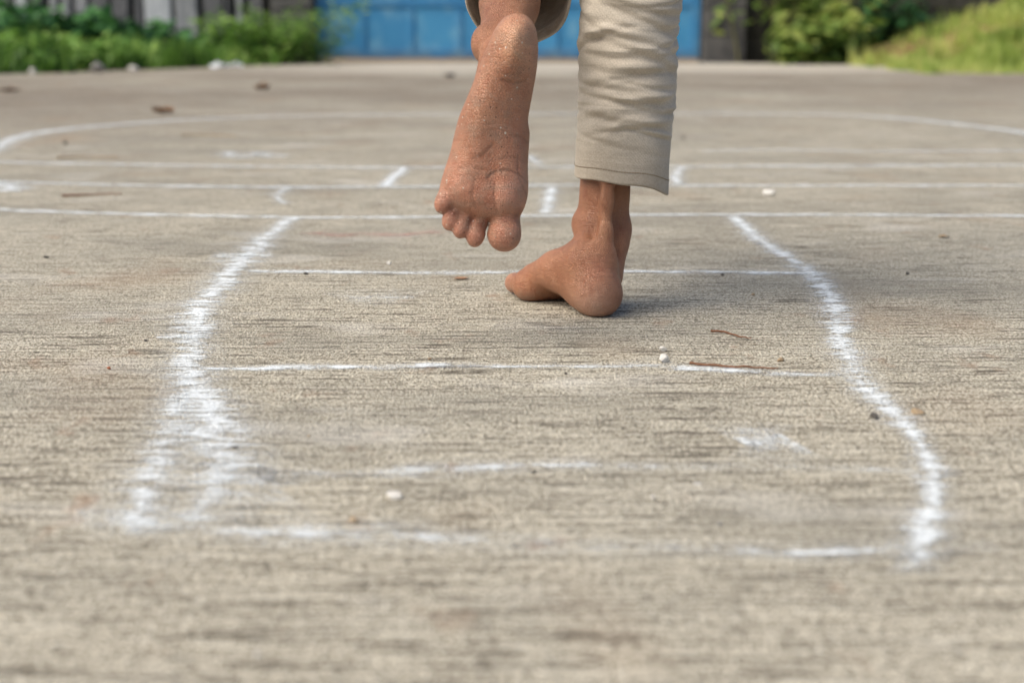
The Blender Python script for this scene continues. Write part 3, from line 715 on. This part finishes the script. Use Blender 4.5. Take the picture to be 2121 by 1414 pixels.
twig([(1428,757),(1470,760),(1530,764),(1575,765),(1612,767)],3.2,'long thin brown twig lying on the broken chalk line in front of the foot')
twig([(1472,688),(1500,690),(1530,700),(1556,705)],2.6,'short curved brown twig between the planted foot and the long twig')
twig([(128,408),(170,407),(215,405),(252,405)],2.6,'straight dark stick at left between two full-width chalk lines')
twig([(118,329),(180,327),(244,328)],2.4,'pale thin stick at far left just above the farthest straight chalk line',M_tan)
twig([(375,283),(430,282),(490,286)],2.2,'faint thin straw inside the far arc at left',M_tan,'straw')
def dead_leaf(px,py,wpx,label,mat=M_dry,hh=0.35):
    g=G(px,py); r=wpx*0.5*g.y/FPX; V=[];F=[]; n=13;m=7; sd_=random.random()*50
    for i in range(n):
        u=-1+2*i/(n-1); wd=(1-abs(u)**1.8)*0.45+0.02
        for j in range(m):
            v=-1+2*j/(m-1)
            V.append((u*r,v*wd*r*1.6,r*hh*(0.15+0.8*v*v*wd*2+0.35*u*u)+r*min(hh,1)*0.5*mn.noise(Vector((u*2+sd_,v*2,0)))))
        if i:
            for j in range(m-1): a=(i-1)*m+j; F.append((a,a+1,a+m+1,a+m))
    V=np.array(V); V[:,2]-=V[:,2].min()-0.001
    o=mesh_obj('dead_leaf',V,F,mat); o.location=(g.x,g.y,0); o.rotation_euler=(0,0,random.uniform(-.5,.5)); tag(o,label,'leaf'); return o
dead_leaf(338,236,48,'curled brown dead leaf on the far chalk arc at left',hh=0.6)
dead_leaf(543,187,34,'curled brown dead leaf on the dirty far concrete, left of the lifted foot',hh=0.8)
dead_leaf(1954,494,26,'small tan dead leaf right of the right side chalk line',M_tan,0.4)
dead_leaf(955,578,34,'flat reddish bit of dead leaf beside the toes of the planted foot',mat_simple('reddish_leaf',(0.30,0.17,0.10),(0.36,0.22,0.13),100),0.06)
dead_leaf(20,190,50,'brown dead leaf on the dirty concrete at the far left edge',hh=0.3)
def litter(px,py,wpx,label):
    g=G(px,py); r=wpx*0.5*g.y/FPX; V=[];F=[]; n=15; sd_=random.random()*90
    for i in range(n):
        for j in range(n):
            u,v=-1+2*i/(n-1),-1+2*j/(n-1)
            V.append((u*r+r*.3*mn.noise(Vector((u*2,v*2,sd_))),v*r*.8,r*0.8*max(0.05,0.6+mn.noise(Vector((u*1.7+sd_,v*1.7,3)))*1.2)*(1-0.6*max(abs(u),abs(v)))))
            if i and j: a=(i-1)*n+j-1; F.append((a,a+1,a+n+1,a+n))
    o=mesh_obj('litter',V,F,M_trash,smooth=False); o.location=(g.x,g.y,0.003); tag(o,label,'litter')
litter(455,142,36,'crumpled white scrap of litter at the edge of the weeds, left one of two')
litter(490,140,28,'crumpled white scrap of litter at the edge of the weeds, right one of two')
# ---------------------------------------------------------------- background
GY=10.75
def box(V,F,x0,x1,y0,y1,z0,z1,bev=0.0):
    k=len(V); V+=[(x0,y0,z0),(x1,y0,z0),(x1,y1,z0),(x0,y1,z0),(x0,y0,z1),(x1,y0,z1),(x1,y1,z1),(x0,y1,z1)]
    F+=[(k,k+3,k+2,k+1),(k+4,k+5,k+6,k+7),(k,k+1,k+5,k+4),(k+1,k+2,k+6,k+5),(k+2,k+3,k+7,k+6),(k+3,k,k+4,k+7)]
def boxes(name,bs,mat,parent=None,bev=0.004):
    V=[];F=[]
    for b in bs: box(V,F,*b)
    if parent: 
        V=(np.array(V)-np.array(parent.location)).tolist()
    o=mesh_obj(name,V,F,mat,parent,smooth=False)
    if bev: m=o.modifiers.new('bevel','BEVEL'); m.width=bev; m.segments=2
    return o
def mat_paint(name,a0,a1,a2):
    n=N(name); p=n.pos()
    a=n.noise(n.scaled(p,(3,3,1.2)),1.0,5,0.6); sp=n('SeparateXYZ',{0:p})
    c=n.mix(n.mr(a,0.3,0.7),a0,a1)
    c=n.mix(n.mr(n.noise(n.scaled(p,(7,7,5)),1.0,4,0.65),0.48,0.70,0,0.7),c,a2)
    c=n.mix(n.math('MULTIPLY',n.mr(sp.outputs[2],0.12,0.0),n.mr(n.noise(p,9,4),0.3,0.7)),c,(0.16,0.18,0.17))
    return n.done(n.bsdf(c,0.5,n.bump(a,0.004,0.5)))
M_blue=mat_paint('blue_paint',(0.03,0.20,0.42),(0.06,0.29,0.52),(0.20,0.42,0.56)); M_blued=mat_paint('mid_blue_paint',(0.022,0.155,0.35),(0.035,0.21,0.43),(0.12,0.31,0.48))
gate=empty('metal_gate',(0,GY,0)); tag(gate,'bright blue painted metal double gate closing the far end of the yard','gate')
gx0,gx1=-1.44,1.385
for a,b in ((gx0,-0.03),(-0.015,gx1)):
    boxes('sheet_panel',[(a+0.03,b-0.03,GY,GY+0.012,0.04,1.95)],M_blue,gate,0)
    fr_=[(a,a+0.06,GY-0.02,GY+0.03,0.03,2.0),(b-0.06,b,GY-0.02,GY+0.03,0.03,2.0),(a+0.06,b-0.06,GY-0.018,GY+0.028,0.03,0.09),(a+0.06,b-0.06,GY-0.018,GY+0.028,1.94,2.0),(a+0.06,b-0.06,GY-0.016,GY+0.026,0.40,0.455),(a+0.06,b-0.06,GY-0.016,GY+0.026,1.1,1.155)]
    for q in (1,2,3):
        xx=a+(b-a)*q/4; fr_.append((xx-0.014,xx+0.014,GY-0.014,GY+0.02,0.092,0.398)); fr_.append((xx-0.014,xx+0.014,GY-0.014,GY+0.02,0.457,1.098)); fr_.append((xx-0.014,xx+0.014,GY-0.014,GY+0.02,1.157,1.938))
    boxes('gate_frame',fr_,M_blued,gate)
boxes('bolt',[(-0.12,0.10,GY-0.05,GY-0.032,1.0,1.03)],mat_simple('steel',(0.2,0.2,0.2),(0.35,0.3,0.25),30,0.5),gate)
M_pillar=mat_simple('dark_masonry',(0.055,0.056,0.058),(0.14,0.135,0.13),12,0.95,0.02)
M_wall2=mat_simple('dark_wall',(0.03,0.032,0.028),(0.095,0.088,0.075),7,0.95,0.02)  # very dark tone, also used behind the fence slabs
def stonewall(name,x0,x1,y,z1,rows,mat,label,cat):
    V=[];F=[]
    box(V,F,x0+0.01,x1-0.01,y+0.03,y+0.26,-0.05,z1-0.01)
    h=z1/rows
    for r_ in range(rows):
        x=x0
        while x<x1-0.02:
            wd=min(random.uniform(0.22,0.42),x1-x)
            if x1-x-wd<0.1: wd=x1-x
            pr_=random.uniform(0,0.02)
            box(V,F,x+0.003,x+wd-0.003,y-pr_,y+0.29+pr_,r_*h+0.003-0.03*(r_==0),(r_+1)*h-0.003); x+=wd
    o=mesh_obj(name,V,F,mat,None,smooth=False); m=o.modifiers.new('bevel','BEVEL'); m.width=0.008; m.segments=2
    tag(o,label,cat); return o
stonewall('gate_pillar',1.40,1.71,GY-0.12,2.1,11,M_pillar,'dark grey stone pillar at the right side of the blue gate','pillar')
stonewall('gate_pillar',-1.76,-1.455,GY-0.12,2.1,11,M_pillar,'stone pillar at the left side of the blue gate behind the tall weeds','pillar')
stonewall('wall',1.72,6.5,GY+0.05,1.9,10,M_wall2,'dark stone wall behind the shrub at right','wall')
fence=empty('plank_fence',(-3.6,GY,0)); tag(fence,'weathered grey upright slab fence behind the green weeds at left','fence')
M_pl=[mat_simple('slab_dark',(0.07,0.075,0.085),(0.20,0.20,0.21),7,0.95,0.01,(4,4,1)),mat_simple('slab_mid',(0.20,0.215,0.235),(0.40,0.41,0.43),7,0.95,0.01,(4,4,1)),mat_simple('slab_pale',(0.38,0.41,0.45),(0.60,0.63,0.66),7,0.95,0.01,(4,4,1))]
x=-6.4
boxes('back_rail',[(-6.4,-1.77,GY+0.08,GY+0.14,0.9,1.0),(-6.4,-1.77,GY+0.08,GY+0.14,0.15,0.25)],M_pl[0],fence)
while x<-1.85:
    wd=random.uniform(0.07,0.24); wd=min(wd,-1.8-x); hh=random.uniform(1.3,1.7)
    boxes('slab',[(x,x+wd-random.uniform(0.02,0.05),GY+random.uniform(0,0.03),GY+0.07,-0.05,hh)],M_pl[random.choice([0,0,1,1,1,2])],fence,0.008); x+=wd
boxes('dark_gap_sheet',[(-6.4,-1.77,GY+0.15,GY+0.19,-0.05,1.25)],M_wall2,fence)  # dark sheet stands in for the shade in the slab gaps
# ---- vegetation
def leaves(name,pts,size,mat,parent=None,droop=0.4,aspect=0.5,up=0.0,rv=None):
    n=len(pts); pts=np.array(pts,float)
    if parent: pts=pts-np.array(parent.location)
    sz=np.array(size)*np.random.uniform(0.6,1.3,n) if np.isscalar(size) else np.array(size)
    az=np.random.uniform(0,2*np.pi,n); el=np.random.uniform(-droop,0.9-droop*0.4,n)+up
    d=np.stack([np.cos(az)*np.cos(el),np.sin(az)*np.cos(el),np.sin(el)],1)
    s=np.cross(d,[0,0,1.0]); s/=np.linalg.norm(s,axis=1)[:,None]+1e-9
    nn=np.cross(s,d); ro=np.random.uniform(-0.8,0.8,n)[:,None]; s=s*np.cos(ro)+nn*np.sin(ro); nn=np.cross(s,d)
    a=sz[:,None]
    P0=pts; P1=pts+d*a*0.35+s*a*aspect*0.5-nn*a*0.03; P2=pts+d*a*0.4+nn*a*0.06; P3=pts+d*a*0.35-s*a*aspect*0.5-nn*a*0.03
    P4=pts+d*a*0.75+s*a*aspect*0.36-nn*a*0.08; P5=pts+d*a*0.75-s*a*aspect*0.36-nn*a*0.08; P6=pts+d*a-nn*a*0.16
    V=np.stack([P0,P1,P2,P3,P4,P5,P6],1).reshape(-1,3)
    b=np.arange(n)*7; F=[]
    for i in b: F+=[(i,i+1,i+2),(i,i+2,i+3),(i+1,i+4,i+2),(i+2,i+5,i+3),(i+2,i+4,i+6),(i+2,i+6,i+5)]
    o=mesh_obj(name,V,F,mat,parent)
    at=o.data.attributes.new('rnd','FLOAT','POINT'); r=(rv if rv is not None else np.random.uniform(0,1,n)); at.data.foreach_set('value',np.repeat(r,7)); return o
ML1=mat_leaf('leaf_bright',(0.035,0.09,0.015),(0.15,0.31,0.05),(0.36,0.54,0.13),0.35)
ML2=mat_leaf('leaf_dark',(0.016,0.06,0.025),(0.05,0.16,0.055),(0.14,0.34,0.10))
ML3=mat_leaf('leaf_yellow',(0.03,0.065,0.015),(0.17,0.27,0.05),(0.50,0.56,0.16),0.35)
M_stem=mat_simple('stem',(0.10,0.12,0.05),(0.2,0.18,0.09),30)
def bush(name,x,y,w_,d_,h_,nst,nl,ls,mat,label,cat,aspect=0.5,droop=0.4,arch=0.25,spread=1.0,zmin=0.0):
    root=empty(name,(x,y,-0.03)); SV=[];SF=[];LP=[];LR=[]
    for s_ in range(nst):
        bx,by=random.gauss(0,w_*0.20),random.gauss(0,d_*0.22); az=random.uniform(0,6.28); hh=h_*random.uniform(0.35,1.05)
        lx=math.cos(az)*w_*0.5*random.uniform(.2,1); ly=math.sin(az)*d_*0.5*random.uniform(.2,1)
        n=8
        for i in range(n+1):
            t=i/n; q=np.array([x+bx+lx*t**1.3,y+by+ly*t**1.3,-0.03+hh*(t-arch*t*t*t)]); r=0.006*(1-0.7*t)*(0.6+h_)
            k=len(SV)
            for j in range(4): a=j*math.pi/2; SV.append(q+np.array([math.cos(a)*r,math.sin(a)*r,0]))
            if i: 
                for j in range(4): SF.append((k-4+j,k-4+(j+1)%4,k+(j+1)%4,k+j))
            if i>0 and q[2]>zmin:
                for _ in range(nl):
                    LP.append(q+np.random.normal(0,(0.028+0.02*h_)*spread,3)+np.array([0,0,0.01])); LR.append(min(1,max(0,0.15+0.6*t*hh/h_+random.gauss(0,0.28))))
    LP=np.array(LP); LP[:,2]=np.maximum(LP[:,2],0.0)
    mesh_obj('stems',np.array(SV)-np.array(root.location),SF,M_stem,root)
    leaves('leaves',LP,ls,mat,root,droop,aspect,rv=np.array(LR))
    tag(root,label,cat); return root
def bx(px,Y): return (px-1060.5)/FPX*(Y*math.cos(PITCH)+0.05)
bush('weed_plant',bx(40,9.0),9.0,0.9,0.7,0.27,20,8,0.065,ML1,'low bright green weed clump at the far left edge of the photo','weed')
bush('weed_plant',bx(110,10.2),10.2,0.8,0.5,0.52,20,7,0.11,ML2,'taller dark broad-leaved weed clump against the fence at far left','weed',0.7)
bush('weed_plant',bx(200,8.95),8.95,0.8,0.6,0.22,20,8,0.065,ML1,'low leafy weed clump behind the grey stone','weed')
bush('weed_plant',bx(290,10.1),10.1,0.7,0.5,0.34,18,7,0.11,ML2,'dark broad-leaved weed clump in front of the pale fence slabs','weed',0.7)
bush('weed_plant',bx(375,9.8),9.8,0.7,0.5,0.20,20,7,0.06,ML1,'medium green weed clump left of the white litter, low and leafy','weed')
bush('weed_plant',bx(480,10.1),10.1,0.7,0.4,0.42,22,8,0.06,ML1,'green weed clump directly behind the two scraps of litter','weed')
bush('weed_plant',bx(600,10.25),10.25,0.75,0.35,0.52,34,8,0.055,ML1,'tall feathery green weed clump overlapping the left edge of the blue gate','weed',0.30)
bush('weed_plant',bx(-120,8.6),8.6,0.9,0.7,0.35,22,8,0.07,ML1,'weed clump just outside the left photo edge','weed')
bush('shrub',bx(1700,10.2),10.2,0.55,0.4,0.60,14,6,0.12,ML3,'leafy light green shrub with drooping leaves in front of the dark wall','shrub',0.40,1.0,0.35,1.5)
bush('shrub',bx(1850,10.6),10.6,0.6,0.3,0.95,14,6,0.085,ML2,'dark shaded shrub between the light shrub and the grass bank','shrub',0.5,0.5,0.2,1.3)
bush('shrub',bx(1630,10.6),10.6,0.8,0.25,1.05,16,6,0.11,ML3,'upper light green branches beside the stone pillar','shrub',0.42,0.9,0.1,1.5,0.30)
# grass bank at right
def bank_z(x,y):
    t=max(0,(x-2.25-0.25*max(0,9.2-y)*0.2)); 
    e=max(0,min(1,(y-8.0-max(0,3.0-x)*1.6)/1.6))
    return -0.02+ (0.02+0.30*min(t,3))*e**1.2+(0.03*mn.noise(Vector((x*2,y*2,0)))+0.03*mn.noise(Vector((x*6,y*6,4))))*e
V=[];F=[];nx_,ny_=60,50
for i in range(nx_):
    for j in range(ny_):
        x_=2.0+i*0.09; y_=7.4+j*0.0665; V.append((x_,y_,bank_z(x_,y_)))
        if i and j: a=(i-1)*ny_+j-1; F.append((a,a+ny_,a+ny_+1,a+1))
bank=mesh_obj('grass_bank',V,F,mat_simple('bank_soil',(0.17,0.09,0.045),(0.27,0.24,0.09),4,0.95,0.01)); tag(bank,kind='structure')
def grass(name,n,fn,hgt,mat,label,wd=0.006):
    P_=[];Rv=[]
    while len(P_)<n:
        q=fn()
        if q is not None: P_.append(q[:3]); Rv.append(q[3])
    P_=np.array(P_); n=len(P_); hh=np.random.uniform(0.5,1.2,n)*hgt; az=np.random.uniform(0,6.28,n); ln=np.random.uniform(0.1,0.6,n)*hh
    hh*=np.array([0.35+2.0*max(0,mn.noise(Vector((p[0]*4,p[1]*4,2)))+0.3) for p in P_])
    d=np.stack([np.cos(az),np.sin(az),0*az],1); s=np.stack([-np.sin(az),np.cos(az),0*az],1)*wd
    up=np.array([0,0,1.0])
    A=P_-s; B=P_+s; C=P_+d*ln[:,None]*0.35+up*(hh*0.6)[:,None]+s*0.8; D=P_+d*ln[:,None]*0.35+up*(hh*0.6)[:,None]-s*0.8; E=P_+d*ln[:,None]+up*hh[:,None]
    V=np.stack([A,B,C,D,E],1).reshape(-1,3); F=[]
    for i in range(0,n*5,5): F+=[(i,i+1,i+2,i+3),(i+3,i+2,i+4)]
    o=mesh_obj(name,V,F,mat,smooth=False); at=o.data.attributes.new('rnd','FLOAT','POINT'); at.data.foreach_set('value',np.repeat(np.array(Rv),5)); tag(o,label,'grass',kind='stuff'); return o
def fn_r():
    x_=random.uniform(2.3,4.6); y_=random.uniform(8.0,10.6); z_=bank_z(x_,y_)
    if x_<3.05 and (x_-2.35)/0.7+(y_-10.2)/2.1*-1<0.0 and y_<10.2 and x_< 2.35+(10.2-y_)*0.34: return None
    if y_>10.2 and x_<2.6: return None
    bare=(x_-2.70)-(y_-9.3)*0.75+0.2*mn.noise(Vector((x_*3,y_*3,8)))
    if bare<0 and random.random()<0.8: return None
    return (x_,y_,z_-0.01,min(1,max(0,0.6+0.6*mn.noise(Vector((x_*3,y_*3,0)))+random.gauss(0,.2))))
MLG=mat_leaf('grass_blade',(0.10,0.16,0.03),(0.32,0.44,0.09),(0.58,0.62,0.20),0.35)
grass('grass',19000,fn_r,0.075,MLG,'short yellow-green grass covering the bank at right')
def fn_l():
    y_=random.uniform(7.7,10.7); xe=-2.88+(y_-7.8)*0.56
    x_=xe-abs(random.gauss(0,0.9))+0.22*mn.noise(Vector((y_*3,0,0)))*2
    if y_>10.0: x_=min(x_,-1.62)
    return (x_,y_,-0.05,min(1,max(0,random.uniform(0,1)*0.8+0.6*mn.noise(Vector((x_*2,y_*2,6))))))
grass('undergrowth',14000,fn_l,0.14,ML1,'mixed low green grass and weeds growing under the fence at left',0.008)
print('verts',len(VV),len(TVV))
